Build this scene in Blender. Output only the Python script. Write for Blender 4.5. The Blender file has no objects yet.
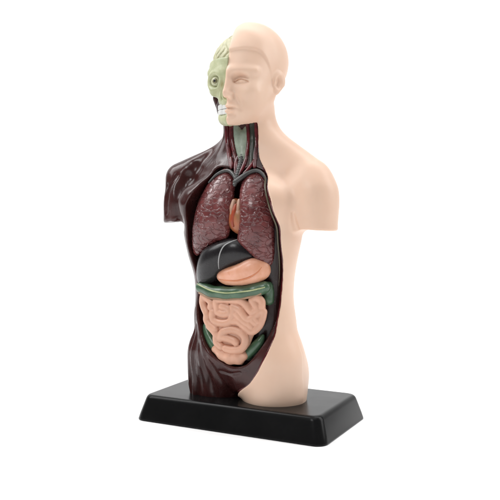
import bpy, math
import numpy as np

CM = 0.01                      # everything below is measured in centimetres
sc = bpy.context.scene

# ------------------------------------------------------------------ camera
cam_d = bpy.data.cameras.new('camera')
cam = bpy.data.objects.new('camera', cam_d)
sc.collection.objects.link(cam)
cam.location = (21.801 * CM, -42.694 * CM, 13.0445 * CM)
cam.rotation_euler = (math.radians(90 - 2.897), 0, math.radians(27.132))
cam_d.sensor_width = 36
cam_d.lens = 770.42 / 500 * 36
cam_d.clip_start = 0.01
cam_d.clip_end = 50
sc.camera = cam

# ------------------------------------------------------------------ world, lamps, exposure
w = bpy.data.worlds.new('World')
sc.world = w
w.use_nodes = True
bg = w.node_tree.nodes['Background']
bg.inputs[0].default_value = (1, 1, 1, 1)
bg.inputs[1].default_value = 0.10
sc.view_settings.view_transform = 'Standard'
sc.view_settings.look = 'None'
sc.view_settings.exposure = 0.0
sc.view_settings.gamma = 1.0
sc.view_settings.use_curve_mapping = False


def softbox(name, loc, target, sx, sy, power, col=(1, 1, 1)):
    from mathutils import Vector
    d = bpy.data.lights.new(name, 'AREA')
    d.shape = 'RECTANGLE'
    d.size = sx
    d.size_y = sy
    d.energy = power
    d.color = col
    o = bpy.data.objects.new(name, d)
    sc.collection.objects.link(o)
    o.location = loc
    o.rotation_euler = (Vector(target) - Vector(loc)).to_track_quat('-Z', 'Y').to_euler()
    return o


TURN = math.radians(27.132)      # the backdrop and lamps are set square to the camera


def turned(u, v, z):
    return (u * math.cos(TURN) - v * math.sin(TURN), u * math.sin(TURN) + v * math.cos(TURN), z)


softbox('overhead_softbox', (0.0, -0.05, 1.15), (0, 0, 0), 1.3, 1.3, 8.6)
softbox('left_softbox', turned(-0.66, 0.02, 0.80), (0, 0, 0.14), 0.42, 0.7, 4.4)
softbox('right_softbox', turned(0.92, -0.06, 0.62), (0, 0, 0.15), 0.45, 0.8, 4.6)
softbox('front_fill', turned(-0.30, -0.62, 0.62), (0, 0, 0.15), 0.25, 0.25, 1.8)  # small fill added at front left to brighten the forehead and upper body
softbox('backdrop_lamp', turned(0, 0.45, 1.75), turned(0, 1.3, 0.30), 4.0, 0.4, 34)

# ------------------------------------------------------------------ helpers: implicit shapes
F32 = np.float32


def smin(a, b, k):
    h = np.maximum(k - np.abs(a - b), 0) / k
    return np.minimum(a, b) - h * h * k * 0.25


def smax(a, b, k):
    return -smin(-a, -b, k)


def ell(p, c, r):
    x, y, z = ((p[i] - c[i]) / r[i] for i in range(3))
    k0 = np.sqrt(x * x + y * y + z * z)
    x, y, z = ((p[i] - c[i]) / (r[i] * r[i]) for i in range(3))
    k1 = np.sqrt(x * x + y * y + z * z)
    return k0 * (k0 - 1) / np.maximum(k1, 1e-6)


def sph(p, c, r):
    return np.sqrt((p[0] - c[0]) ** 2 + (p[1] - c[1]) ** 2 + (p[2] - c[2]) ** 2) - r


def cone(p, a, b, ra, rb, sc_=(1, 1, 1)):
    """a tapered capsule from a to b"""
    a = np.array(a, float)
    b = np.array(b, float)
    d = b - a
    q = [p[i] - a[i] for i in range(3)]
    t = np.clip((q[0] * d[0] + q[1] * d[1] + q[2] * d[2]) / (d @ d), 0, 1)
    return np.sqrt(sum((q[i] - t * d[i]) ** 2 for i in range(3))) - (ra + (rb - ra) * t)


def chain(p, pts, rad, k=0.0):
    d = None
    for i in range(len(pts) - 1):
        r0 = rad if np.isscalar(rad) else rad[i]
        r1 = rad if np.isscalar(rad) else rad[i + 1]
        e = cone(p, pts[i], pts[i + 1], r0, r1)
        d = e if d is None else (smin(d, e, k) if k else np.minimum(d, e))
    return d


def sstep(x, a, b):
    t = np.clip((x - a) / (b - a), 0, 1)
    return t * t * (3 - 2 * t)


class Table:
    """a smoothed profile f(z)"""

    def __init__(s, pts, sig=0.45):
        z = np.array([q[0] for q in pts], float)
        v = np.array([q[1] for q in pts], float)
        s.z = np.arange(z[0] - 3, z[-1] + 3, 0.04)
        f = np.interp(s.z, z, v)
        n = int(4 * sig / 0.04)
        g = np.exp(-0.5 * (np.arange(-n, n + 1) * 0.04 / sig) ** 2)
        g /= g.sum()
        s.v = np.convolve(np.pad(f, n, mode='edge'), g, 'valid')

    def __call__(s, z):
        return np.interp(z, s.z, s.v)


def spline(pts, n=8, closed=True):
    P = np.array(pts, float)
    m = len(P)
    out = []
    for i in range(m if closed else m - 1):
        if closed:
            a, b, c, d = P[(i - 1) % m], P[i], P[(i + 1) % m], P[(i + 2) % m]
        else:
            a, b, c, d = P[max(i - 1, 0)], P[i], P[i + 1], P[min(i + 2, m - 1)]
        for t in np.arange(n) / n:
            out.append(0.5 * (2 * b + (c - a) * t + (2 * a - 5 * b + 4 * c - d) * t * t + (3 * b - a - 3 * c + d) * t ** 3))
    if not closed:
        out.append(P[-1])
    return np.array(out)


class Grid2:
    def __init__(s, x0, z0, h, v):
        s.x0, s.z0, s.h, s.v = x0, z0, h, v

    def __call__(s, x, z):
        u = np.clip((x - s.x0) / s.h, 0, s.v.shape[0] - 1.001)
        v = np.clip((z - s.z0) / s.h, 0, s.v.shape[1] - 1.001)
        i = u.astype(int)
        j = v.astype(int)
        u = u - i
        v = v - j
        g = s.v
        return (g[i, j] * (1 - u) + g[i + 1, j] * u) * (1 - v) + (g[i, j + 1] * (1 - u) + g[i + 1, j + 1] * u) * v


def poly_sdf(poly, pad=0.6, h=0.04):
    """signed distance to a closed outline in the x-z plane, on a grid"""
    lo = poly.min(0) - pad
    hi = poly.max(0) + pad
    X, Z = np.meshgrid(np.arange(lo[0], hi[0], h), np.arange(lo[1], hi[1], h), indexing='ij')
    d = np.full(X.shape, 1e9)
    ins = np.zeros(X.shape, bool)
    for i in range(len(poly)):
        a = poly[i]
        b = poly[(i + 1) % len(poly)]
        e = b - a
        L = e @ e
        if L < 1e-12:
            continue
        t = np.clip(((X - a[0]) * e[0] + (Z - a[1]) * e[1]) / L, 0, 1)
        d = np.minimum(d, (X - a[0] - t * e[0]) ** 2 + (Z - a[1] - t * e[1]) ** 2)
        c = ((a[1] > Z) != (b[1] > Z))
        if abs(e[1]) > 1e-12:
            ins ^= c & (X < e[0] * (Z - a[1]) / e[1] + a[0])
    d = np.sqrt(d)
    return Grid2(lo[0], lo[1], h, np.where(ins, -d, d))


def inflate(poly, h=0.05, it=1500, grow=0.0):
    """soft pillow height over an outline: solves a membrane under pressure"""
    g = poly_sdf(poly, 0.4 + grow, h)
    g.v -= grow
    m = g.v < 0
    u = np.zeros(g.v.shape)
    for _ in range(it):
        u[1:-1, 1:-1] = 0.25 * (u[:-2, 1:-1] + u[2:, 1:-1] + u[1:-1, :-2] + u[1:-1, 2:] + h * h * 4)
        u[~m] = 0
    u /= u.max()
    u = np.where(m, u, -np.maximum(g.v, 0) * 2.0)
    return Grid2(g.x0, g.z0, h, u), g


def field(f, lo, hi, h):
    """samples f near its zero level only; returns values on the full grid"""
    n = [int(math.ceil((hi[i] - lo[i]) / h / 8)) * 8 + 1 for i in range(3)]
    ax = [lo[i] + np.arange(n[i]) * h for i in range(3)]
    step = 8
    V = None
    while True:
        sub = [a[::step] for a in ax]
        if V is None:
            G = np.meshgrid(*sub, indexing='ij')
            V = f([q.ravel() for q in G]).reshape(G[0].shape).astype(F32)
        else:
            U = V
            for k in range(3):          # upsample by two
                s = list(U.shape)
                s[k] = 2 * U.shape[k] - 1
                W = np.empty(s, F32)
                ev = [slice(None)] * 3
                od = [slice(None)] * 3
                ev[k] = slice(0, None, 2)
                od[k] = slice(1, None, 2)
                W[tuple(ev)] = U
                a = [slice(None)] * 3
                b = [slice(None)] * 3
                a[k] = slice(0, -1)
                b[k] = slice(1, None)
                W[tuple(od)] = 0.5 * (U[tuple(a)] + U[tuple(b)])
                U = W
            m = np.abs(U) < h * step * 3.4
            ii = np.nonzero(m)
            U[ii] = f([sub[k][ii[k]] for k in range(3)])
            V = U
        if step == 1:
            return V, np.array(lo, float)
        step //= 2


def surface_nets(V, lo, h):
    S = V < 0
    c = np.zeros(tuple(s - 1 for s in V.shape), np.uint8)
    for dx in (0, 1):
        for dy in (0, 1):
            for dz in (0, 1):
                c += S[dx:S.shape[0] - 1 + dx, dy:S.shape[1] - 1 + dy, dz:S.shape[2] - 1 + dz]
    I, J, K = np.nonzero((c > 0) & (c < 8))
    idx = np.full(c.shape, -1, np.int32)
    idx[I, J, K] = np.arange(len(I))
    acc = np.zeros((len(I), 3))
    cnt = np.zeros(len(I))
    corners = [(a, b, d) for a in (0, 1) for b in (0, 1) for d in (0, 1)]
    vals = {q: V[I + q[0], J + q[1], K + q[2]].astype(float) for q in corners}
    for q in corners:
        for k in range(3):
            if q[k] == 0:
                r = list(q)
                r[k] = 1
                r = tuple(r)
                a, b = vals[q], vals[r]
                m = (a < 0) != (b < 0)
                t = np.where(m, a / np.where(m, a - b, 1), 0)
                for j in range(3):
                    acc[:, j] += m * (q[j] + (t if j == k else 0))
                cnt += m
    P = acc / cnt[:, None] + np.stack([I, J, K], 1)
    P = lo + P * h
    quads = []
    for k in range(3):
        a = [slice(1, -1)] * 3
        b = [slice(1, -1)] * 3
        a[k] = slice(0, -1)
        b[k] = slice(1, None)
        s0, s1 = S[tuple(a)], S[tuple(b)]
        e = np.nonzero(s0 != s1)
        flip = s0[e]
        base = [e[j] + (0 if j == k else 1) for j in range(3)]
        u, v = (k + 1) % 3, (k + 2) % 3

        def cell(du, dv):
            q = list(base)
            q[u] = q[u] - du
            q[v] = q[v] - dv
            return idx[q[0], q[1], q[2]]
        Q = np.stack([cell(1, 1), cell(0, 1), cell(0, 0), cell(1, 0)], 1)
        Q[~flip] = Q[~flip][:, ::-1]
        quads.append(Q)
    return P, np.concatenate(quads)


def link(name, me, mat, parent=None):
    o = bpy.data.objects.new(name, me)
    sc.collection.objects.link(o)
    if mat is not None:
        me.materials.append(mat)
    if parent is not None:
        o.parent = parent
    return o


def mesh_np(name, P, Q, smooth=True):
    me = bpy.data.meshes.new(name)
    P = np.asarray(P, float) * CM
    me.vertices.add(len(P))
    me.vertices.foreach_set('co', P.astype(F32).ravel())
    n = Q.shape[1]
    me.loops.add(Q.size)
    me.loops.foreach_set('vertex_index', Q.astype(np.int32).ravel())
    me.polygons.add(len(Q))
    me.polygons.foreach_set('loop_start', (np.arange(len(Q)) * n).astype(np.int32))
    me.polygons.foreach_set('loop_total', np.full(len(Q), n, np.int32))
    me.polygons.foreach_set('use_smooth', np.full(len(Q), smooth, bool))
    me.update(calc_edges=True)
    me.validate()
    return me


OX, OY = -0.15, -1.0           # the body stands a little forward on its base


def sculpt(name, f, lo, hi, h, mat, parent, shift=True):
    V, l0 = field(f, lo, hi, h)
    # close the surface at the border of the grid
    V[0], V[-1] = 1, 1
    V[:, 0], V[:, -1] = 1, 1
    V[:, :, 0], V[:, :, -1] = 1, 1
    P, Q = surface_nets(V, l0, h)
    if shift:
        P = P + np.array([OX, OY, 0])
    return link(name, mesh_np(name, P, Q), mat, parent)

# ------------------------------------------------------------------ the figure's profile (local cm, front is -y)
A_ = Table([(1.4, 3.6), (3.4, 3.52), (5, 3.53), (6.5, 3.42), (7.6, 3.25), (8.8, 3.27), (10, 3.46), (11.7, 3.88), (13, 3.85),
            (14.5, 3.6), (15.5, 3.0), (16.3, 2.3), (17, 1.85), (17.8, 1.62), (19, 1.58)])
BF = Table([(1.4, 0.9), (2.0, 1.35), (2.8, 1.8), (4, 2.1), (6, 2.2), (8, 2.15), (10, 2.3), (12, 2.45), (13.5, 2.45), (14.8, 2.1), (15.8, 1.75),
            (16.6, 1.5), (17.5, 1.45), (19, 1.45)])
BB = Table([(1.4, 2.6), (3.4, 2.8), (5, 2.5), (7.6, 2.1), (10, 2.4), (13, 2.7), (15, 2.2), (16.5, 1.7), (17.5, 1.5), (19, 1.5)])
CY = Table([(1.4, 0.3), (8, 0.1), (13, 0.0), (15, 0.35), (16.5, 0.8), (17.5, 0.95), (19, 0.7)])
NEXP = 2.25


def yfront(x, z):
    """front surface of the trunk"""
    t = np.clip(np.abs(x) / A_(z), 0, 0.985)
    return CY(z) - BF(z) * (1 - t ** NEXP) ** (1 / NEXP)

# outlines and centre lines of the organs, measured on the figure (cm)
LUNG_R = [(-0.24,15.37),(0.13,14.89),(0.34,14.35),(0.45,13.14),(0.3,12.23),(0.16,11.52),(-0.52,11.31),(-1.3,10.95),(-2.19,10.4),(-2.53,10.62),(-2.4,11.58),(-2.08,12.83),(-1.78,13.76),(-1.23,14.69),(-0.65,15.23)]
LUNG_L = [(1.49,15.11),(1.88,15.1),(2.35,14.56),(2.67,13.73),(2.85,12.54),(2.86,11.35),(2.68,9.98),(2.14,10.17),(1.6,10.71),(0.98,11.21),(1.1,11.94),(1.19,12.99),(1.04,13.74),(0.99,14.5),(1.19,14.96)]
HEART = [(0.41,13.75),(1.03,13.52),(1.47,12.99),(1.47,12.08),(1.07,11.73),(0.67,11.77),(0.26,12.2),(0.19,12.76),(0.28,13.37)]
LIVER = [(-1.9,10.25),(-1.38,10.78),(-0.41,11.19),(0.47,11.39),(1.19,11.21),(1.72,10.46),(1.45,10.16),(0.64,9.83),(-0.24,9.44),(-0.82,8.9),(-2.09,8.42),(-2.33,8.71),(-2.28,9.36)]
STOMACH = [(-0.54,9.05),(-0.39,9.39),(-0.02,9.6),(0.92,9.92),(1.7,10.24),(2.19,10.17),(2.56,9.94),(2.58,9.4),(2.16,8.98),(1.17,8.72),(0.05,8.71)]
LIGAMENT = [(0.92,-2.67,11.4),(0.57,-2.69,11.25),(0.22,-2.68,11.03),(0.03,-2.65,10.72),(-0.12,-2.61,10.26),(-0.26,-2.55,9.64)]
COLON = [(-2.19,-1.39,8.44),(-1.12,-1.73,8.2),(0.09,-1.82,8.18),(1.33,-1.7,8.33),(2.35,-1.3,8.6)]
COLON_STRIPE = [(-1.92,-1.91,8.65),(-1.74,-1.97,8.59),(-0.97,-2.14,8.37),(-0.32,-2.2,8.28),(0.29,-2.2,8.28),(1.5,-2.03,8.45),(2.14,-1.8,8.59),(2.57,-1.54,8.7)]
COLON_DOWN_R = [(2.28,-1.15,8.59),(2.29,-1.11,8.19),(2.26,-1.12,7.57),(2.19,-1.17,6.65),(1.89,-1.29,5.57),(1.47,-1.37,5.0),(1.0,-1.41,4.55)]
COLON_DOWN_L = [(-2.38,-1.08,8.4),(-2.33,-1.08,7.63),(-2.23,-1.16,6.68),(-1.98,-1.26,5.83),(-1.69,-1.33,5.3),(-1.33,-1.39,4.89),(-1.1,-1.41,4.64)]
TUBES = [[(-1.72,-1.61,7.87),(-1.77,-1.59,7.53),(-1.64,-1.63,7.18),(-1.43,-1.69,6.83),(-1.43,-1.69,6.47),(-1.16,-1.74,6.16),(-0.79,-1.78,5.98)],[(-1.63,-1.64,7.88),(-1.3,-1.73,7.75),(-1.07,-1.77,7.53),(-1.11,-1.76,7.28)],[(-0.59,-1.82,7.02),(-0.66,-1.82,7.38),(-0.66,-1.83,7.74),(-0.13,-1.85,7.8),(0.4,-1.84,7.8),(0.91,-1.8,7.76),(1.22,-1.74,7.56),(1.45,-1.69,7.27),(1.62,-1.64,7.13),(1.85,-1.56,7.31),(1.73,-1.6,7.63),(1.62,-1.64,7.84),(1.87,-1.55,7.97),(2.11,-1.44,7.76),(2.11,-1.44,7.43)],[(-0.59,-1.82,7.02),(-0.21,-1.84,6.93),(0.2,-1.84,7.04),(0.1,-1.85,7.3),(-0.27,-1.84,7.37)],[(-0.96,-1.78,6.99),(-0.93,-1.78,6.57),(-0.57,-1.81,6.39),(-0.01,-1.83,6.41),(0.32,-1.83,6.6),(0.43,-1.83,7.02),(0.5,-1.83,7.35)],[(0.46,-1.84,7.38),(0.84,-1.79,7.25),(1.09,-1.76,6.91),(1.39,-1.7,6.68),(1.74,-1.61,6.87),(2.01,-1.5,7.14),(2.17,-1.42,7.2)],[(0.66,-1.82,6.98),(0.97,-1.78,6.67),(1.27,-1.72,6.44)],[(0.42,-1.82,6.55),(0.72,-1.81,6.56),(0.97,-1.78,6.4),(1.3,-1.71,6.15),(1.59,-1.64,5.98),(1.96,-1.53,6.28),(2.15,-1.45,6.73),(2.22,-1.4,7.14)],[(1.62,-1.64,6.66),(1.79,-1.59,6.49)],[(-0.43,-1.78,5.46),(-0.26,-1.81,5.84),(0.25,-1.82,6.02),(0.77,-1.78,5.96),(1.14,-1.72,5.66),(1.16,-1.69,5.24),(0.89,-1.7,4.9),(0.34,-1.73,4.8),(-0.1,-1.74,4.85)],[(-0.34,-1.79,5.53),(0.03,-1.79,5.49),(0.43,-1.78,5.39),(0.58,-1.76,5.28)],[(-1.24,-1.72,6.12),(-0.9,-1.77,5.85),(-0.66,-1.77,5.57)],[(-0.74,-1.76,5.47),(-0.71,-1.74,5.16),(-0.44,-1.74,4.94)]]
SIGMOID = [(-1.25,4.7),(-0.71,5.03),(-0.3,4.73),(0.77,4.73),(1.1,4.48),(0.79,4.03),(0.19,3.89),(-0.29,3.93),(-0.8,4.22)]
GUT_BACK = [(-2.05,7.78),(-1.03,7.8),(1.01,7.85),(1.99,7.81),(2.16,7.1),(2.0,6.28),(1.54,5.79),(1.03,4.8),(0.1,4.48),(-0.73,4.65),(-1.14,5.54),(-1.68,6.1),(-1.95,6.87)]
CAVITY = [(-0.23,15.6),(-1.12,15.63),(-1.62,14.91),(-2.17,14.07),(-2.56,13.41),(-2.78,12.38),(-2.9,11.28),(-2.63,10.18),(-2.32,9.22),(-2.21,8.25),(-2.39,7.3),(-2.22,6.29),(-1.87,5.35),(-1.34,4.55),(-0.63,4.01),(0.18,3.75),(1.03,3.91),(1.67,4.49),(2.19,5.28),(2.61,6.22),(2.86,7.26),(2.98,8.43),(3.13,10.2),(3.13,12.24),(2.99,13.39),(2.57,14.49),(1.95,15.32),(1.17,15.63),(0.61,15.46)]
SKIN_EDGE = [(18.01,1.27),(16.98,1.34),(16.18,1.52),(15.63,1.9),(14.85,2.54),(13.68,3.05),(12.24,3.26),(10.2,3.21),(8.42,3.05),(7.25,2.99),(5.8,2.85),(4.63,2.49),(3.59,1.96),(2.75,1.3),(2.14,0.68)]
LARYNX = [(-0.25,18.02),(0.08,17.92),(0.3,17.66),(0.53,17.9),(0.67,17.82),(0.68,17.19),(0.68,16.6),(0.68,16.17),(0.64,16.0),(0.35,16.0),(0.18,16.35),(-0.07,16.88),(-0.22,17.48)]
TRACHEA = [(0.43,-0.88,16.09),(0.55,-1.08,15.75),(0.49,-1.26,15.45),(0.47,-1.5,15.07),(0.45,-1.63,14.82)]
BRONCHUS_R = [(0.48,-1.42,15.2),(0.03,-1.3,15.42),(-0.36,-1.26,15.47)]
ARC_R = [(0.43,-1.67,14.94),(0.21,-1.53,15.2),(-0.15,-1.4,15.42),(-0.49,-1.37,15.44),(-0.84,-1.45,15.27)]
ARC_L = [(0.46,-1.73,14.82),(0.84,-1.57,15.06),(1.19,-1.36,15.31),(1.58,-1.22,15.39),(1.87,-1.26,15.17),(2.16,-1.38,14.8)]
VEIN_L = [(0.88,-0.36,17.9),(0.92,-0.38,17.28),(0.99,-0.57,16.59),(1.09,-0.89,15.99),(1.13,-1.16,15.56)]
STRAND1 = [(0.65,-0.45,17.86),(0.69,-0.46,17.19),(0.7,-0.68,16.51),(0.77,-1.0,15.91)]
STRAND2 = [(1.09,-0.25,17.86),(1.14,-0.32,17.1),(1.23,-0.63,16.33),(1.39,-1.04,15.64)]
STRAND3 = [(-0.41,-0.51,17.99),(-0.39,-0.51,17.32),(-0.15,-0.69,16.62),(0.15,-0.99,16.01),(0.44,-1.35,15.41)]
STRAND4 = [(-0.78,-0.42,18.02),(-0.71,-0.45,17.25),(-0.46,-0.74,16.46),(-0.12,-1.19,15.68)]
STRAND5 = [(0.92,-0.92,15.99),(0.88,-1.2,15.57),(0.89,-1.41,15.23)]

# ------------------------------------------------------------------ materials
class NT:
    def __init__(s, name):
        s.m = bpy.data.materials.new(name)
        s.m.use_nodes = True
        s.t = s.m.node_tree
        s.b = s.t.nodes['Principled BSDF']

    def n(s, kind, **kw):
        o = s.t.nodes.new(kind)
        for k, v in kw.items():
            if k in o.inputs.keys():
                o.inputs[k].default_value = v
            else:
                setattr(o, k, v)
        return o

    def l(s, a, b):
        s.t.links.new(a, b)


def plastic(name, col, rough=0.4, var=0.12, scale=60.0, bump=0.02, bscale=400.0, sss=0.0, coat=0.0, dark=None, spec=0.5, rvar=0.08):
    """painted plastic: slightly uneven colour, gloss and surface"""
    k = NT(name)
    tc = k.n('ShaderNodeTexCoord')
    nz = k.n('ShaderNodeTexNoise', Scale=scale, Detail=5.0, Roughness=0.6)
    k.l(tc.outputs['Object'], nz.inputs['Vector'])
    mx = k.n('ShaderNodeMix', data_type='RGBA')
    c = np.array(col)
    d = np.array(dark) if dark is not None else c * (1 - var)
    mx.inputs[6].default_value = (*d, 1)
    mx.inputs[7].default_value = (*np.minimum(c * (1 + var * 0.5), 1), 1)
    mr = k.n('ShaderNodeMapRange')
    mr.inputs[1].default_value = 0.32
    mr.inputs[2].default_value = 0.68
    k.l(nz.outputs[0], mr.inputs[0])
    k.l(mr.outputs[0], mx.inputs[0])
    k.l(mx.outputs[2], k.b.inputs['Base Color'])
    r2 = k.n('ShaderNodeMapRange')
    r2.inputs[3].default_value = rough - rvar
    r2.inputs[4].default_value = rough + rvar
    n2 = k.n('ShaderNodeTexNoise', Scale=scale * 2.3, Detail=4.0)
    k.l(tc.outputs['Object'], n2.inputs['Vector'])
    k.l(n2.outputs[0], r2.inputs[0])
    k.l(r2.outputs[0], k.b.inputs['Roughness'])
    k.b.inputs['Specular IOR Level'].default_value = spec
    if sss:
        k.b.inputs['Subsurface Weight'].default_value = sss
        k.b.inputs['Subsurface Radius'].default_value = (1.0, 0.45, 0.25)
        k.b.inputs['Subsurface Scale'].default_value = 0.003
    if coat:
        k.b.inputs['Coat Weight'].default_value = coat
        k.b.inputs['Coat Roughness'].default_value = 0.12
    k.bump_h = None
    if bump:
        n3 = k.n('ShaderNodeTexNoise', Scale=bscale, Detail=3.0)
        k.l(tc.outputs['Object'], n3.inputs['Vector'])
        bp = k.n('ShaderNodeBump', Strength=bump * 10, Distance=0.0006)
        k.l(n3.outputs[0], bp.inputs['Height'])
        k.l(bp.outputs[0], k.b.inputs['Normal'])
        k.bp = bp
    k.tc = tc
    return k


def fibre(k, scale=(260, 260, 26), strength=0.5, dist=0.0007, warp=1.0):
    """raised muscle fibres running along the height, added under the fine bump"""
    mp = k.n('ShaderNodeMapping')
    mp.inputs['Scale'].default_value = scale
    k.l(k.tc.outputs['Object'], mp.inputs['Vector'])
    nz = k.n('ShaderNodeTexNoise', Scale=1.0, Detail=3.0, Roughness=0.55, Distortion=warp)
    k.l(mp.outputs[0], nz.inputs['Vector'])
    bp = k.n('ShaderNodeBump', Strength=strength, Distance=dist)
    k.l(nz.outputs[0], bp.inputs['Height'])
    k.l(bp.outputs[0], k.bp.inputs['Normal'])
    return k


SKIN = plastic('skin_plastic', (0.745, 0.534, 0.406), 0.40, 0.05, 28, 0.003, 700, dark=(0.735, 0.500, 0.372), sss=0.10, spec=0.38)
MUSCLE = fibre(plastic('muscle_plastic', (0.049, 0.0125, 0.0112), 0.26, 0.3, 45, 0.008, 300, coat=0.12, dark=(0.029, 0.008, 0.0075), spec=0.42), (150, 150, 17), 0.45, 0.0006, 0.6)
NECKRED = fibre(plastic('neck_muscle_plastic', (0.115, 0.010, 0.014), 0.24, 0.4, 150, 0.02, 500, coat=0.4, dark=(0.045, 0.006, 0.008)))
LIVER_M = plastic('liver_plastic', (0.014, 0.012, 0.0135), 0.27, 0.3, 90, 0.0, 400, coat=0.05, spec=0.36)
HEART_M = plastic('heart_plastic', (0.40, 0.10, 0.038), 0.3, 0.2, 170, 0.01, 400, dark=(0.30, 0.15, 0.075))
STOM_M = plastic('stomach_plastic', (0.70, 0.375, 0.27), 0.30, 0.2, 110, 0.01, 400, dark=(0.66, 0.30, 0.17), sss=0.1)
COLON_M = plastic('colon_plastic', (0.062, 0.125, 0.070), 0.3, 0.3, 90, 0.02, 400, coat=0.2)
STRIPE_M = plastic('stripe_paint', (0.42, 0.47, 0.24), 0.35, 0.2, 200, 0.01)
TAN_M = plastic('tan_edge_paint', (0.33, 0.20, 0.12), 0.4, 0.2, 200, 0.01)
GUT_M = plastic('intestine_plastic', (0.65, 0.357, 0.247), 0.34, 0.12, 90, 0.01, 400)
SKULL_M = plastic('skull_plastic', (0.47, 0.475, 0.30), 0.40, 0.22, 160, 0.03, 350, dark=(0.36, 0.385, 0.215))
BRAIN_M = plastic('brain_plastic', (0.50, 0.485, 0.31), 0.4, 0.2, 150, 0.02, 350)
TEETH_M = plastic('teeth_paint', (0.68, 0.68, 0.66), 0.3, 0.08, 100, 0.01)
EYE_M = plastic('eyeball_paint', (0.50, 0.50, 0.34), 0.2, 0.1, 100, 0.0)
IRIS_M = plastic('iris_paint', (0.20, 0.18, 0.09), 0.2, 0.2, 300, 0.0)
BLACK_M = plastic('pupil_paint', (0.006, 0.006, 0.005), 0.15, 0.1, 100, 0.0)
LARYNX_M = plastic('larynx_plastic', (0.27, 0.31, 0.25), 0.35, 0.3, 150, 0.03, 400, dark=(0.16, 0.20, 0.15))
VESSEL_M = plastic('vessel_plastic', (0.055, 0.054, 0.052), 0.3, 0.25, 150, 0.02, 400)
DKVEIN_M = plastic('vein_plastic', (0.030, 0.035, 0.025), 0.3, 0.3, 150, 0.02, 400)
LIG_M = plastic('ligament_paint', (0.36, 0.36, 0.36), 0.35, 0.1, 200, 0.0)
EYELID_M = plastic('eye_line_paint', (0.60, 0.33, 0.20), 0.4, 0.2, 600, 0.0)
BASE_M = plastic('base_plastic', (0.0070, 0.0070, 0.0072), 0.24, 0.25, 40, 0.002, 900, rvar=0.05, spec=0.14)

# lungs: wrinkled lobules with raised glossy ridges
LUNG_M = plastic('lung_plastic', (0.150, 0.038, 0.037), 0.22, 0.3, 120, 0.001, 500, dark=(0.085, 0.020, 0.021), coat=0.2, rvar=0.05)
k = LUNG_M
mp = k.n('ShaderNodeMapping')
mp.inputs['Scale'].default_value = (165, 165, 350)
wn = k.n('ShaderNodeTexNoise', Scale=230.0, Detail=1.0)
k.l(k.tc.outputs['Object'], wn.inputs['Vector'])
ad = k.n('ShaderNodeMix', data_type='VECTOR')
ad.inputs[0].default_value = 0.0045
k.l(k.tc.outputs['Object'], ad.inputs[4])
k.l(wn.outputs[1], ad.inputs[5])
k.l(ad.outputs[1], mp.inputs['Vector'])
vo = k.n('ShaderNodeTexVoronoi', feature='DISTANCE_TO_EDGE', Scale=1.0)
k.l(mp.outputs[0], vo.inputs['Vector'])
mr = k.n('ShaderNodeMapRange', interpolation_type='SMOOTHSTEP')
mr.inputs[1].default_value = 0.0
mr.inputs[2].default_value = 0.15
mr.inputs[3].default_value = 1.0
mr.inputs[4].default_value = 0.0
k.l(vo.outputs[0], mr.inputs[0])
bp = k.n('ShaderNodeBump', Strength=0.8, Distance=0.0006)
k.l(mr.outputs[0], bp.inputs['Height'])
k.l(bp.outputs[0], k.bp.inputs['Normal'])

# ------------------------------------------------------------------ the setting: white seamless paper sweep
PAPER = plastic('white_paper', (0.90, 0.90, 0.90), 0.8, 0.01, 8, 0.0, spec=0.1).m
prof = [(-1.6, 0.0), (0.6, 0.0)]
for i in range(1, 17):
    a = math.radians(90 * i / 16)
    prof.append((0.6 + 0.7 * math.sin(a), 0.7 - 0.7 * math.cos(a)))
prof.append((1.3, 2.6))
vs, fs = [], []
for (y, z) in prof:
    vs += [(-2.6, y, z), (2.6, y, z)]
for i in range(len(prof) - 1):
    fs.append((2 * i, 2 * i + 1, 2 * i + 3, 2 * i + 2))
me = bpy.data.meshes.new('backdrop')
me.from_pydata(vs, [], fs)
for p in me.polygons:
    p.use_smooth = True
o = link('backdrop', me, PAPER)
o.rotation_euler[2] = TURN
o['kind'] = 'structure'

# ------------------------------------------------------------------ the model
root = bpy.data.objects.new('anatomy_model', None)
sc.collection.objects.link(root)
root.empty_display_size = 0.02
root['label'] = 'human torso anatomy model, half bare skin, half open organs, on a black base'
root['category'] = 'anatomy model'

# base: a bevelled frustum with rounded corners
W2, D2, HB = 6.35, 3.65, 1.55


def rring(w2, d2, r, z, n=10):
    out = []
    for (sx, sy, a0) in ((1, 1, 0), (-1, 1, 90), (-1, -1, 180), (1, -1, 270)):
        for i in range(n + 1):
            a = math.radians(a0 + 90 * i / n)
            out.append((sx * (w2 - r) + r * math.cos(a), sy * (d2 - r) + r * math.sin(a), z))
    return out


rings = [rring(W2 - 0.06, D2 - 0.06, 0.64, 0.0)]
for (ins, z, r) in ((0.0, 0.05, 0.7), (0.01, 0.12, 0.7), (0.10, 0.45, 0.68), (0.36, 1.28, 0.62), (0.40, 1.38, 0.60), (0.45, 1.46, 0.58),
                    (0.52, 1.52, 0.54), (0.60, 1.545, 0.50), (0.70, 1.55, 0.46)):
    rings.append(rring(W2 - ins, D2 - ins, r, z))
vs = [v for r in rings for v in r]
n = len(rings[0])
fs = []
for i in range(len(rings) - 1):
    for j in range(n):
        fs.append((i * n + j, i * n + (j + 1) % n, (i + 1) * n + (j + 1) % n, (i + 1) * n + j))
fs.append(tuple(range(n))[::-1])
fs.append(tuple((len(rings) - 1) * n + j for j in range(n)))
me = bpy.data.meshes.new('base')
me.from_pydata([tuple(q * CM for q in v) for v in vs], [], fs)
for p in me.polygons:
    p.use_smooth = len(p.vertices) == 4
link('base', me, BASE_M.m, root)

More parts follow.
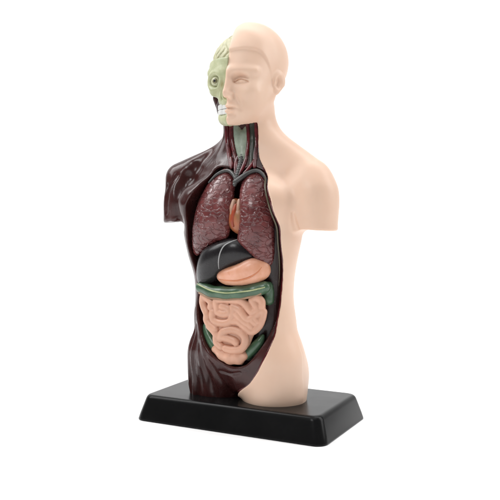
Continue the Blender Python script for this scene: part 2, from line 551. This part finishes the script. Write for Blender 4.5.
# ------------------------------------------------------------------ trunk, head
SKIN_EDGE = SKIN_EDGE[:-1] + [(2.2, 0.42), (1.7, 0.02), (1.4, -0.1)]
edge_z = np.array([q[0] for q in SKIN_EDGE][::-1])
edge_x = np.array([q[1] for q in SKIN_EDGE][::-1])
E_ = Table(list(zip(edge_z, edge_x)), 0.18)
CAV = poly_sdf(spline(CAVITY, 6), 1.0, 0.04)


FOLD = None


def trunk(p, arm_in=0.0, arm_cut=11.95, bare_left=False, fold=True):
    x, y, z = p
    a, cy = A_(z), CY(z)
    yy = y - cy
    b = np.where(yy < 0, BF(z), BB(z))
    n = NEXP
    q = (np.abs(x / a) ** n + np.abs(yy / b) ** n + 1e-9) ** (1 / n)
    d = (q - 1) * np.minimum(a, b) * 0.95
    d = smax(d, 1.75 - z, 0.5)
    d = smax(d, z - 19.6, 0.4)
    # trapezius, deltoids and the cut upper arms
    for s in (-1, 1):
        ps = (x * s, y, z)
        pa = (x * s + (arm_in if s < 0 else 0.0), y, z + (0.22 if bare_left and s < 0 else 0.0))
        if s > 0 or not bare_left:
            tr = cone(ps, (0.9, 1.35, 16.95), (4.3, 0.5, 14.98), 1.38, 1.18)
        else:
            tr = cone(ps, (0.75, 1.2, 16.62), (4.5, 0.3, 15.12), 1.10, 1.14)
        d = smin(d, tr, 0.9)
        arm = ell(pa, (4.45, 0.3, 13.75), (1.47, 1.45, 1.9))
        arm = smin(arm, cone(pa, (4.72, 0.25, 14.0), (5.03, 0.15, 11.4), 1.22, 1.14), 0.8)
        arm = smax(arm, (arm_cut if s > 0 else 12.25) - z - 0.06 * (ps[0] - 5.0), 0.16)
        d = smin(d, arm, 0.55)
        th = cone(ps, (2.08, 0.55, 0.6), (2.02, 0.25, 4.0), 1.88, 1.92)
        d = smin(d, th, 0.6)
        d = smin(d, ell(ps, (1.85, 1.6, 3.0), (1.75, 1.6, 1.9)), 0.8)         # buttock
        pec = ell(ps, (1.9, -1.35, 13.55), (1.75, 1.15, 1.25))
        d = smin(d, pec, 0.9)
    if fold and FOLD is not None:
        d = smax(d, -chain(p, FOLD, [0.14, 0.12, 0.08, 0.03]), 0.14)
    return d


def head_plain(p):
    """full soft face; symmetric"""
    x, y, z = p
    ax = np.abs(x)
    q = (ax, y, z)
    d = ell(p, (0.08, 1.12, 22.22), (2.22, 2.52, 2.32))
    d = smin(d, ell(p, (0, -0.35, 20.55), (1.86, 1.52, 2.1)), 0.9)
    d = smin(d, ell(q, (0.48, -0.62, 19.1), (1.10, 1.10, 0.88)), 0.7)      # jaw
    d = smin(d, cone(q, (1.60, 0.40, 20.0), (0.65, -1.0, 18.78), 0.45, 0.46), 0.6)
    d = smin(d, ell(p, (0, -1.46, 18.42), (0.60, 0.52, 0.42)), 0.40)          # chin
    d = smin(d, ell(q, (1.12, -1.08, 20.0), (0.60, 0.55, 0.46)), 0.6)      # cheek
    d = smin(d, cone(q, (0.2, -1.76, 21.2), (1.55, -1.15, 21.2), 0.20, 0.10), 0.42)   # brow
    d = smax(d, -ell(q, (0.84, -1.98, 20.76), (0.62, 0.60, 0.32)), 0.26)    # eye hollow
    d = smin(d, ell(q, (0.80, -1.27, 20.63), (0.52, 0.40, 0.25)), 0.10)      # eye and lids
    # nose
    d = smin(d, cone(p, (0, -1.72, 20.95), (0, -2.10, 19.95), 0.19, 0.27), 0.36)
    d = smin(d, ell(p, (0, -2.13, 19.86), (0.27, 0.26, 0.23)), 0.16)
    d = smin(d, ell(q, (0.32, -1.90, 19.76), (0.21, 0.27, 0.20)), 0.12)
    d = smax(d, -ell(q, (0.15, -2.06, 19.58), (0.09, 0.14, 0.07)), 0.10)
    # mouth
    d = smin(d, ell(p, (0, -1.64, 19.02), (0.85, 0.28, 0.46)), 0.4)
    d = smin(d, ell(q, (0.16, -1.86, 19.19), (0.56, 0.27, 0.14)), 0.09)
    d = smin(d, ell(p, (0, -1.86, 18.85), (0.58, 0.30, 0.16)), 0.07)
    d = smax(d, -cone(p, (0, -2.05, 19.42), (0, -2.14, 19.26), 0.05, 0.04), 0.14)
    # ears
    # the ear flares out towards the back
    u = (ax - 2.14) * 0.90 - (y - 0.55) * 0.43
    v = (ax - 2.14) * 0.43 + (y - 0.55) * 0.90
    w = (z - 20.74) - 0.12 * v
    qe = (u, v, w)
    e = ell(qe, (0.02, 0.06, 0.05), (0.17, 0.46, 0.62))
    e = smin(e, ell(qe, (0.02, -0.10, -0.50), (0.15, 0.24, 0.25)), 0.15)
    e = smax(e, -ell(qe, (0.20, 0.0, 0.0), (0.21, 0.27, 0.40)), 0.08)
    e = smin(e, chain(qe, [(0.08, 0.16, 0.35), (0.07, 0.22, 0.0), (0.06, 0.05, -0.3)], 0.055), 0.10)
    e = smin(e, ell(qe, (0.05, -0.30, -0.05), (0.10, 0.08, 0.14)), 0.08)
    d = smin(d, e, 0.10)
    # neck under the jaw
    d = smin(d, cone(p, (0.1, 0.95, 16.6), (0.12, 0.70, 20.0), 1.64, 1.42), 0.5)
    # smooth cap of hair: a slight step at the hairline
    hl = 22.36 + 0.12 * np.sin(ax * 1.8) - 1.7 * sstep(y, -1.0, 0.5) - 1.4 * sstep(y, 0.7, 2.0)
    d = d - 0.12 * sstep(z - hl, -0.07, 0.16) * (1 - 0.6 * sstep(y, -0.9, 0.0))
    return d


def surface_y(f, x, z):
    """front surface of f at each x, z (marched from the front)"""
    x, z = np.atleast_1d(np.array(x, float)), np.atleast_1d(np.array(z, float))
    y = np.full(x.shape, -3.2)
    for _ in range(60):
        y = y + np.clip(f((x, y, z)), -0.3, 0.3) * 0.6
    return y


def on_face(pts, depth):
    q = spline(pts, 5, closed=False)
    y = surface_y(head_plain, q[:, 0], q[:, 1])
    return [(a, b + depth, c) for (a, c), b in zip(q, y)]


FOLD = [(x, float(surface_y(trunk, x, z)[0]) - 0.01, z) for x, z in ((4.02, 12.02), (3.98, 12.3), (3.96, 12.6), (3.97, 12.9))]
LID = on_face([(0.40, 20.58), (0.60, 20.68), (0.84, 20.71), (1.06, 20.66), (1.25, 20.56)], 0.0)
CREASE = on_face([(0.44, 20.76), (0.66, 20.85), (0.95, 20.86), (1.2, 20.77)], 0.0)
LOWER = on_face([(0.40, 20.57), (0.62, 20.51), (0.86, 20.49), (1.08, 20.51), (1.25, 20.55)], 0.0)
MOUTH = on_face([(0.0, 19.03), (0.2, 19.035), (0.45, 19.04), (0.70, 19.01), (0.82, 18.98)], 0.0)

CHIN = on_face([(0.0, 18.64), (0.25, 18.64), (0.5, 18.68)], -0.02)
FOLDN = on_face([(0.52, 19.75), (0.68, 19.5), (0.86, 19.2), (0.92, 18.95)], 0.0)


def head(p):
    d = head_plain(p)
    x, y, z = p
    q = (np.abs(x), y, z)
    near = (y < -0.9) & (z > 18.3) & (z < 21.2) & (np.abs(x) < 1.6)
    if near.any():
        qq = tuple(c[near] for c in q)
        e = d[near]
        e = smax(e, -chain(qq, LID, 0.042), 0.05)
        e = smax(e, -chain(qq, CREASE, 0.035), 0.09)
        e = smax(e, -chain(qq, LOWER, 0.03), 0.06)
        e = smax(e, -chain(qq, MOUTH, 0.05), 0.05)
        e = smax(e, -chain(qq, CHIN, 0.07), 0.22)
        e = smax(e, -chain(qq, FOLDN, 0.025), 0.22)
        d = np.array(d)
        d[near] = e
    return d


def body(p):
    return smin(trunk(p), head(p), 0.45)


def skin_bound(p):
    """positive on the skin's side of the parting line"""
    x, y, z = p
    ed = E_(np.clip(z, 1.4, 18.0))
    zs = 17.98 + 0.36 * np.clip(y + 1.5, 0, 1.6)     # under the jaw
    ed = ed * (1 - sstep(z - zs, -0.05, 0.05))           # straight down the middle of the face
    ed = ed * (1 - sstep(y, 0.6, 1.8))
    return x - ed


def f_skin(p):
    x, y, z = p
    d = body(p)
    d = smax(d, -skin_bound(p), 0.07)
    d = np.maximum(d, 1.40 - z)
    return d


def bare_flesh(p):
    x, y, z = p
    d = trunk(p, arm_in=0.42, bare_left=True)
    d = smin(d, cone(p, (0.22, 0.85, 16.6), (0.22, 0.62, 20.0), 1.30, 1.22), 0.4)
    d = smin(d, ell(p, (0, 1.0, 1.7), (1.3, 1.0, 1.5)), 0.4)
    d = d + 0.13 - 0.11 * sstep(-x, 2.0, 3.0) * sstep(z, 8.8, 10.5) * sstep(13.0 - z, 0.0, 1.5)
    lm = sstep(-x, -0.3, 0.6)
    # the stripped thigh is set back and thinner than the skin
    d = d + lm * 0.60 * sstep(4.6 - z, 0.0, 3.4) * sstep(-y, 0.0, 1.4) * (1 - 0.9 * sstep(-x, 2.4, 3.4))
    d = d + sstep(-x, 2.0, 3.2) * 0.06 * sstep(5.8 - z, -1.0, 0.6)
    return d


def on_flesh(pts, depth=0.0):
    q = spline(pts, 5, closed=False)
    y = surface_y(bare_flesh, q[:, 0], q[:, 1])
    return [(a, b + depth, c) for (a, c), b in zip(q, y)]


GROOVES = []
for (pts, r, kk) in (
        ([(-2.3, 16.75), (-3.0, 15.8), (-3.55, 14.7), (-3.75, 13.5), (-3.75, 12.4)], 0.24, 0.6),
        ([(-4.2, 15.3), (-4.65, 14.5), (-4.85, 13.6), (-4.9, 12.9)], 0.07, 0.22),
        ([(-4.95, 14.7), (-5.25, 14.0), (-5.35, 13.2)], 0.06, 0.2),
        ([(-2.75, 7.0), (-2.85, 6.2), (-2.95, 5.2), (-3.15, 3.6), (-3.25, 1.6)], 0.09, 0.25),
        ([(-2.55, 6.0), (-2.6, 5.2), (-2.7, 4.0), (-2.7, 2.8), (-2.65, 1.5)], 0.11, 0.3),
        ([(-2.5, 5.6), (-2.45, 4.4), (-2.3, 3.2), (-2.15, 1.5)], 0.09, 0.25),
        ([(-2.2, 5.0), (-1.95, 4.0), (-1.65, 2.8), (-1.4, 1.6)], 0.10, 0.28),
        ([(-1.6, 4.2), (-1.2, 3.4), (-0.8, 2.5), (-0.5, 1.8)], 0.08, 0.25),
        ([(-0.75, 3.35), (-0.3, 3.28), (0.2, 3.3), (0.7, 3.42)], 0.05, 0.18)):
    q = on_flesh(pts)
    n_ = len(q)
    GROOVES.append((q, [r * (0.35 + 0.65 * min(1.0, 4 * t, 6 * (1 - t) + 0.4)) for t in np.linspace(0, 1, n_)], kk))


def f_muscle(p):
    x, y, z = p
    d = bare_flesh(p)
    for q, r, kk in GROOVES:
        qa = np.array(q)
        m = (np.abs(d) < 1.2) & (z > qa[:, 2].min() - 0.6) & (z < qa[:, 2].max() + 0.6) & (x > qa[:, 0].min() - 0.6) & (x < qa[:, 0].max() + 0.6) & (y < 1.5)
        if m.any():
            d[m] = smax(d[m], -chain((x[m], y[m], z[m]), q, r), kk)
    # fibres: round the shoulder, across the breast, up the neck, down the thigh
    an = np.arctan2(x + 4.5, -(y - 0.25))
    d = d + 0.030 * np.sin(an * 8.5 + 0.5 * np.sin(z * 1.3) + z * 0.25) * (0.6 + 0.4 * np.sin(an * 3.1 + z)) * sstep(-x, 3.6, 4.3) * sstep(15.6 - z, 0.0, 1.2)
    ac = (z + 0.42 * x)
    d = d + 0.016 * np.sin(ac * 7.0 + 0.6 * np.sin(x * 1.7)) * sstep(-x, 0.8, 1.6) * (1 - sstep(-x, 3.4, 4.0)) * sstep(z, 12.5, 13.5) * sstep(16.8 - z, 0, 0.8)
    wt = np.sin(x * 9.5 + y * 6.0 + 0.5 * np.sin(z * 1.1) - z * 0.9)
    d = d + 0.022 * wt * sstep(5.6 - z, 0, 1.6) * sstep(-x, 0.6, 2.0)
    wn = np.sin(np.arctan2(x, -(y - 0.9)) * 9.0 + z * 0.7) * sstep(z, 15.9, 16.8) * sstep(-x, 0.2, 0.8)
    d = d + 0.045 * wn
    # cavity
    yf = yfront(np.clip(x, -2.9, 2.9), z)
    cav = smax(CAV(x, z), y - (yf + 1.45), 0.25)
    d = smax(d, -cav, 0.16)
    # the flesh ends inside the skin
    d = np.maximum(d, skin_bound(p) - 0.55)
    d = np.maximum(d, 1.40 - z)
    d = np.maximum(d, z - 19.2)
    return d


def tube_mesh(name, paths, radii, mat, parent, h=0.045, flat=None, k=0.0, extra=None, pad=0.3, step=6):
    """one mesh of soft tubes along centre lines"""
    ch = [spline(q, step, closed=False) for q in paths]
    rr = radii if isinstance(radii, list) else [radii] * len(ch)
    allp = np.concatenate(ch)
    R = max(np.max(r) for r in rr) + pad
    lo = allp.min(0) - R
    hi = allp.max(0) + R

    def f(p):
        d = None
        for c, r in zip(ch, rr):
            if not np.isscalar(r):
                r = list(np.interp(np.linspace(0, 1, len(c)), np.linspace(0, 1, len(r)), r))
            e = chain(p, c, r)
            d = e if d is None else (smin(d, e, k) if k else np.minimum(d, e))
        return extra(p, d) if extra else d
    return sculpt(name, f, lo, hi, h, mat, parent)


skin = sculpt('skin', f_skin, (-0.4, -3.4, 1.3), (6.6, 4.2, 24.7), 0.05, SKIN.m, root)
tube_mesh('eye_line', [[(a, b + 0.012, c) for a, b, c in LID]], 0.02, EYELID_M.m, skin, h=0.02)
skin['label'] = 'bare peach skin over half the head, one shoulder, flank and thigh'
muscle = sculpt('muscle', f_muscle, (-6.6, -3.0, 1.3), (3.9, 4.2, 19.0), 0.055, MUSCLE.m, root)
muscle['label'] = 'glossy dark maroon flesh of the stripped half'

tube_mesh('cut_edge', [on_flesh([(x - 0.07, z) for z, x in SKIN_EDGE[3:-2]], 0.0)], [[0.05, 0.08, 0.09, 0.09, 0.08, 0.07, 0.05]], NECKRED.m, muscle, h=0.03)

tube_mesh('edge_vein', [on_flesh([(float(E_(z)) - 0.2, z) for z in (15.3, 14.6, 13.6, 12.4, 11.2, 10.0, 8.6)], 0.03)], [[0.03, 0.055, 0.06, 0.055, 0.05, 0.04, 0.015]],
          plastic('olive_vein_paint', (0.085, 0.070, 0.040), 0.3, 0.2, 150, 0.0).m, muscle, h=0.025)

# ------------------------------------------------------------------ skull half of the head


def f_skull(p):
    x, y, z = p
    d = ell(p, (0, 0.72, 21.9), (2.16, 2.46, 2.26))
    d = smin(d, ell(p, (0, -0.35, 20.9), (1.75, 1.42, 1.5)), 0.7)
    d = smin(d, ell(p, (-0.05, -0.75, 19.75), (0.95, 1.15, 0.85)), 0.4)            # upper jaw
    d = smin(d, cone(p, (-0.3, -1.66, 21.25), (-1.5, -1.1, 21.3), 0.17, 0.17), 0.3)   # brow
    d = smax(d, -ell(p, (-0.93, -1.80, 20.72), (0.50, 0.42, 0.44)), 0.12)
    u, v, w = (x + 0.93) * 0.95 - (y + 1.60) * 0.30, z - 20.72, (x + 0.93) * 0.30 + (y + 1.60) * 0.95
    t = np.sqrt((np.sqrt(u * u + v * v) - 0.50) ** 2 + w * w) - 0.125
    d = smin(d, t, 0.12)
    d = smin(d, cone(p, (-1.05, -1.42, 20.12), (-2.0, -0.05, 20.45), 0.26, 0.20), 0.25)  # cheek bone
    d = smax(d, -ell(p, (-0.02, -1.92, 19.95), (0.28, 0.40, 0.42)), 0.12)             # nose opening
    # lower jaw
    j = chain(p, [(-0.0, -1.36, 18.48), (-0.5, -1.12, 18.54), (-1.05, -0.2, 18.95), (-1.5, 0.55, 19.5), (-1.6, 0.6, 20.3)], [0.42, 0.36, 0.30, 0.30, 0.28], 0.25)
    d = smin(d, j, 0.12)
    # hollow cheek behind the teeth
    d = smax(d, -ell(p, (-1.45, -0.55, 19.4), (0.50, 0.75, 0.50)), 0.2)
    d = d + 0.022 * np.sin(x * 7 + 2 * np.sin(z * 3.1)) * np.sin(z * 6 + 1.5 * np.sin(y * 4 + x * 2)) * sstep(21.4 - z, 0, 0.6)
    d = smax(d, -chain(p, [(-0.25, -1.75, 20.5), (-0.42, -1.72, 20.0), (-0.35, -1.75, 19.6)], 0.05), 0.12)
    d = smax(d, -chain(p, [(-1.9, -0.9, 22.0), (-2.1, -0.2, 21.3), (-2.1, 0.1, 20.8)], 0.08), 0.2)
    # rim of the opened skull with the brain above
    d = smax(d, z - 22.02 - 0.05 * np.sin(y * 3.0), 0.1)
    d = np.maximum(d, x - 0.05)
    return d


def f_brain(p):
    x, y, z = p
    d = ell(p, (0, 0.88, 21.75), (2.16, 2.42, 2.18))
    u = np.sin(6.2 * x + 1.6 * np.sin(4.6 * z + 1.0) + 1.3 * np.sin(3.7 * y)) * np.cos(3.4 * y + 1.6 * np.sin(3.7 * x + 1.7 * z))
    d = d + 0.10 * (1 - np.abs(u)) ** 4 - 0.02
    d = np.maximum(d, x - 0.03)
    d = np.maximum(d, 21.6 - z)
    return d


skull = sculpt('skull', f_skull, (-2.7, -2.3, 17.9), (0.2, 3.4, 24.4), 0.04, SKULL_M.m, root)
skull['label'] = 'pale green half skull'
sculpt('brain', f_brain, (-2.6, -2.2, 21.5), (0.2, 3.4, 24.5), 0.04, BRAIN_M.m, skull)
sculpt('jaw_muscle', lambda p: smin(cone(p, (-1.5, -0.1, 19.95), (-1.15, -0.1, 18.9), 0.36, 0.30), ell(p, (-1.05, -0.3, 19.3), (0.40, 0.55, 0.6)), 0.2) + 0.02 * np.sin(p[1] * 16 + p[2] * 3),
       (-2.2, -1.2, 18.2), (-0.4, 1.2, 20.5), 0.04, MUSCLE.m, skull)


def f_teeth(p):
    x, y, z = p
    r = np.sqrt((x) ** 2 + (y + 0.62) ** 2)
    ang = np.arctan2(x, -(y + 0.62))
    w = 0.085 * np.abs(np.sin(ang * 7.5)) ** 0.6 - 0.05
    d = np.maximum(np.abs(r - 0.98) - 0.10 - w, np.abs(z - 19.05) - 0.30)
    d = smax(d, -(np.abs(z - 19.05) - 0.012), 0.05)
    d = np.maximum(d, y + 0.3)
    d = np.maximum(d, x + 0.02)
    return d


sculpt('teeth', f_teeth, (-1.4, -2.0, 18.6), (0.1, 0.0, 19.5), 0.025, TEETH_M.m, skull)


def ball(name, c, r, mat, parent, seg=32):
    """a rounded disc or ball in local cm; r is three radii"""
    vs, fs = [], []
    for i in range(seg // 2 + 1):
        t = math.pi * i / (seg // 2)
        for j in range(seg):
            a = 2 * math.pi * j / seg
            vs.append((c[0] + r[0] * math.sin(t) * math.cos(a) + OX, c[1] + r[1] * math.sin(t) * math.sin(a) + OY, c[2] + r[2] * math.cos(t)))
    for i in range(seg // 2):
        for j in range(seg):
            fs.append((i * seg + j, (i + 1) * seg + j, (i + 1) * seg + (j + 1) % seg, i * seg + (j + 1) % seg))
    return link(name, mesh_np(name, vs, np.array(fs)), mat, parent)


eye = ball('eyeball', (-0.93, -1.36, 20.72), (0.36, 0.34, 0.36), EYE_M.m, skull)
ball('iris', (-0.90, -1.655, 20.73), (0.16, 0.075, 0.16), IRIS_M.m, skull)
ball('pupil', (-0.895, -1.70, 20.735), (0.085, 0.055, 0.085), BLACK_M.m, skull)

# ------------------------------------------------------------------ organs


def pillow(name, outline, base, height, mat, parent, h=0.045, back=0.5, mod=None, n=6, it=1200, grow=0.05, dx=-0.15):
    """an organ: an inflated outline lying on the cavity's curved floor"""
    global FRONT
    P = spline(outline, n) + np.array([dx, 0.0])
    u, g = inflate(P, 0.05, it, grow)
    lo2, hi2 = P.min(0) - 0.2 - grow, P.max(0) + 0.2 + grow
    X, Z = np.meshgrid(np.linspace(lo2[0], hi2[0], 30), np.linspace(lo2[1], hi2[1], 30))
    Y = base(X, Z)
    lo = (lo2[0], Y.min() - height - 0.2, lo2[1])
    hi = (hi2[0], Y.max() + height * back + 0.2, hi2[1])

    FRONT = lambda x, z: base(x, z) - height * np.sqrt(np.maximum(u(x, z), 0))

    def f(p):
        x, y, z = p
        q = y - base(x, z)
        hh = np.where(q < 0, height, height * back)
        d = (q * q / hh - hh * u(x, z) ** 1.0)
        d = d / np.maximum(1.0, 0.0 + 2.0)
        if mod:
            d = mod(p, d)
        return d
    return sculpt(name, f, lo, hi, h, mat, parent)


def on_organ(pts, off=0.0):
    q = spline(pts, 5, closed=False)
    return [(float(x), float(FRONT(np.array([x]), np.array([z]))[0]) + off, float(z)) for x, z in q]


def organ_floor(off):
    return lambda x, z: yfront(np.clip(x, -2.75, 2.75), z) + off


for nm, out, lab in (('lung', LUNG_R, 'broad maroon lung beside the stripped shoulder'), ('lung', LUNG_L, 'narrow maroon lung beside the skin')):
    out = [(x, z + 0.28 * float(sstep(z, 13.0, 15.0))) for x, z in out]
    lg = pillow(nm, out, organ_floor(0.55), 0.68, LUNG_M.m, root, h=0.04, back=0.8, grow=0.08, dx=-0.17)
    lg['label'] = lab
hrt = pillow('heart', HEART, organ_floor(0.85), 0.62, HEART_M.m, root, h=0.04)
ART_M = plastic('artery_paint', (0.36, 0.06, 0.025), 0.3, 0.2, 150, 0.01)
PALE_M = plastic('pale_vessel_paint', (0.46, 0.27, 0.19), 0.3, 0.2, 150, 0.01)


def on(pts, off):
    return [(x, float(yfront(np.array(x), np.array(z))) + off, z) for x, z in pts]


tube_mesh('artery', [on([(0.68, 13.4), (0.60, 13.0), (0.52, 12.5), (0.56, 12.15)], 0.30)], [[0.08, 0.13, 0.12, 0.06]], ART_M.m, hrt, h=0.03)
tube_mesh('great_vessel', [on([(0.44, 12.7), (0.42, 13.2), (0.48, 13.62)], 0.40), on([(0.78, 12.9), (0.82, 13.3), (0.84, 13.65)], 0.38)], [[0.10, 0.16, 0.13], [0.08, 0.14, 0.12]], PALE_M.m, hrt, h=0.03, k=0.1)
liver = pillow('liver', LIVER, organ_floor(0.55), 0.75, LIVER_M.m, root)
tube_mesh('ligament', [on_organ([(q[0] - 0.1, q[2]) for q in LIGAMENT])], [[0.025, 0.04, 0.04, 0.04, 0.025]], LIG_M.m, liver, h=0.025)
stom = pillow('stomach', STOMACH, organ_floor(0.45), 0.68, STOM_M.m, root)
tube_mesh('stomach_fold', [on_organ([(-0.5, 9.02), (0.2, 8.98), (0.9, 9.0), (1.6, 9.2), (2.05, 9.5), (2.25, 9.8)], 0.01)], [[0.03, 0.05, 0.06, 0.06, 0.045, 0.02]],
          plastic('fold_paint', (0.62, 0.22, 0.10), 0.3, 0.2, 150, 0.01).m, stom, h=0.03)


col = tube_mesh('colon', [on([(-1.98, 8.42), (-1.12, 8.2), (0.09, 8.16), (1.32, 8.32), (2.2, 8.58)], 0.30),
                          on([(2.2, 8.58), (2.26, 8.2), (2.24, 7.8)], 0.78), on([(1.95, 5.65), (1.75, 5.3), (1.4, 4.9), (1.0, 4.5)], 0.72),
                          on([(-1.98, 6.0), (-1.85, 5.65), (-1.6, 5.25), (-1.3, 4.89), (-1.0, 4.6)], 0.72)],
                [[0.36, 0.40, 0.42, 0.42, 0.38], 0.34, [0.12, 0.28, 0.32, 0.34], [0.16, 0.28, 0.32, 0.34]], COLON_M.m, root, k=0.1,
                extra=lambda p, d: d + 0.02 * np.sin(p[0] * 6.0 + p[2] * 3.0) * sstep(p[2], 7.6, 8.0))
col['label'] = 'green large bowel with a pale stripe'
tube_mesh('pale_stripe', [on([(x, z - 0.03) for x, z in ((-2.05, 8.68), (-1.7, 8.58), (-0.97, 8.37), (-0.32, 8.28), (0.29, 8.27), (1.49, 8.43), (2.13, 8.58), (2.4, 8.66))], -0.115)],
          [[0.03, 0.045, 0.05, 0.045, 0.04, 0.045, 0.05, 0.03]], STRIPE_M.m, col, h=0.025)
tube_mesh('lower_edge', [on([(-1.98, 8.10), (-1.12, 7.87), (0.09, 7.83), (1.32, 7.99), (2.1, 8.25)], 0.03)], 0.085, TAN_M.m, col, h=0.03)

small = tube_mesh('small_intestine', [on([(q[0] - 0.04, q[2]) for q in t], 0.22) for t in TUBES + [[(1.78, 0, 6.74), (1.9, 0, 6.58)], [(1.40, 0, 6.42), (1.54, 0, 6.26)]]], 0.243, GUT_M.m, root, h=0.04,
                  extra=lambda p, d: np.minimum(d, 1e9))
pillow('intestine_backing', GUT_BACK, organ_floor(0.60), 0.42, GUT_M.m, small, back=0.8, dx=-0.05)


def folds(p, d):
    x, y, z = p
    a = np.arctan2(x - 0.1, z - 5.6)
    return d + 0.022 * np.sin(a * 15)


pillow('sigmoid_bowel', SIGMOID, organ_floor(0.50), 0.48, GUT_M.m, root, mod=folds, dx=0.0)

# ------------------------------------------------------------------ throat
lar = pillow('larynx', [(x, z + (0.22 if z > 17.5 else 0.0)) for x, z in LARYNX], organ_floor(0.12), 0.30, LARYNX_M.m, root, h=0.035, back=1.2, dx=0.0, grow=0.02)
tube_mesh('windpipe', [on([(0.42, 16.35), (0.47, 15.9), (0.48, 15.45), (0.46, 15.0), (0.45, 14.6)], 0.14)], [[0.20, 0.19, 0.17, 0.15, 0.13]], VESSEL_M.m, root, h=0.03,
          extra=lambda p, d: d + 0.012 * np.sin(p[2] * 42))
for P_, r_ in (([(0.46, 14.95), (0.2, 15.22), (-0.15, 15.42), (-0.55, 15.42), (-1.0, 15.2), (-1.4, 14.75)], [0.14, 0.13, 0.11, 0.10, 0.08, 0.05]),
               ([(0.46, 14.75), (0.84, 15.06), (1.19, 15.31), (1.58, 15.42), (1.95, 15.22), (2.35, 14.72), (2.62, 14.0)], [0.15, 0.15, 0.13, 0.12, 0.10, 0.08, 0.04])):
    tube_mesh('grey_vessel', [on(P_, 0.10)], [r_], VESSEL_M.m, root, h=0.03)
for P_, r_ in (([(0.2, 16.3), (0.16, 15.9), (0.25, 15.5), (0.4, 15.1)], [0.10, 0.12, 0.10, 0.07]), ([(0.75, 16.2), (0.72, 15.8), (0.66, 15.4), (0.55, 15.1)], [0.10, 0.12, 0.10, 0.06]),
               ([(1.3, 16.1), (1.2, 15.8), (1.05, 15.5), (0.85, 15.25)], [0.12, 0.12, 0.10, 0.06]), ([(-0.25, 16.2), (-0.1, 15.85), (-0.05, 15.6)], [0.12, 0.12, 0.08])):
    tube_mesh('neck_vessel', [on(P_, 0.10)], [r_], NECKRED.m, root, h=0.03)
tube_mesh('neck_vein', [on([(0.88, 18.6)] + [(q[0], q[2]) for q in VEIN_L], 0.16)], [[0.2, 0.2, 0.24, 0.2, 0.14, 0.1]], DKVEIN_M.m, root, h=0.03)
for P_, r_ in ((STRAND1, [0.10, 0.15, 0.13, 0.08]), (STRAND2, [0.13, 0.16, 0.15, 0.1]), (STRAND3, [0.13, 0.17, 0.16, 0.12, 0.06]), (STRAND4, [0.16, 0.18, 0.16, 0.1])):
    tube_mesh('neck_muscle', [on([(P_[0][0], 18.6)] + [(q[0], q[2]) for q in P_], 0.10)], [r_], NECKRED.m, root, h=0.03)
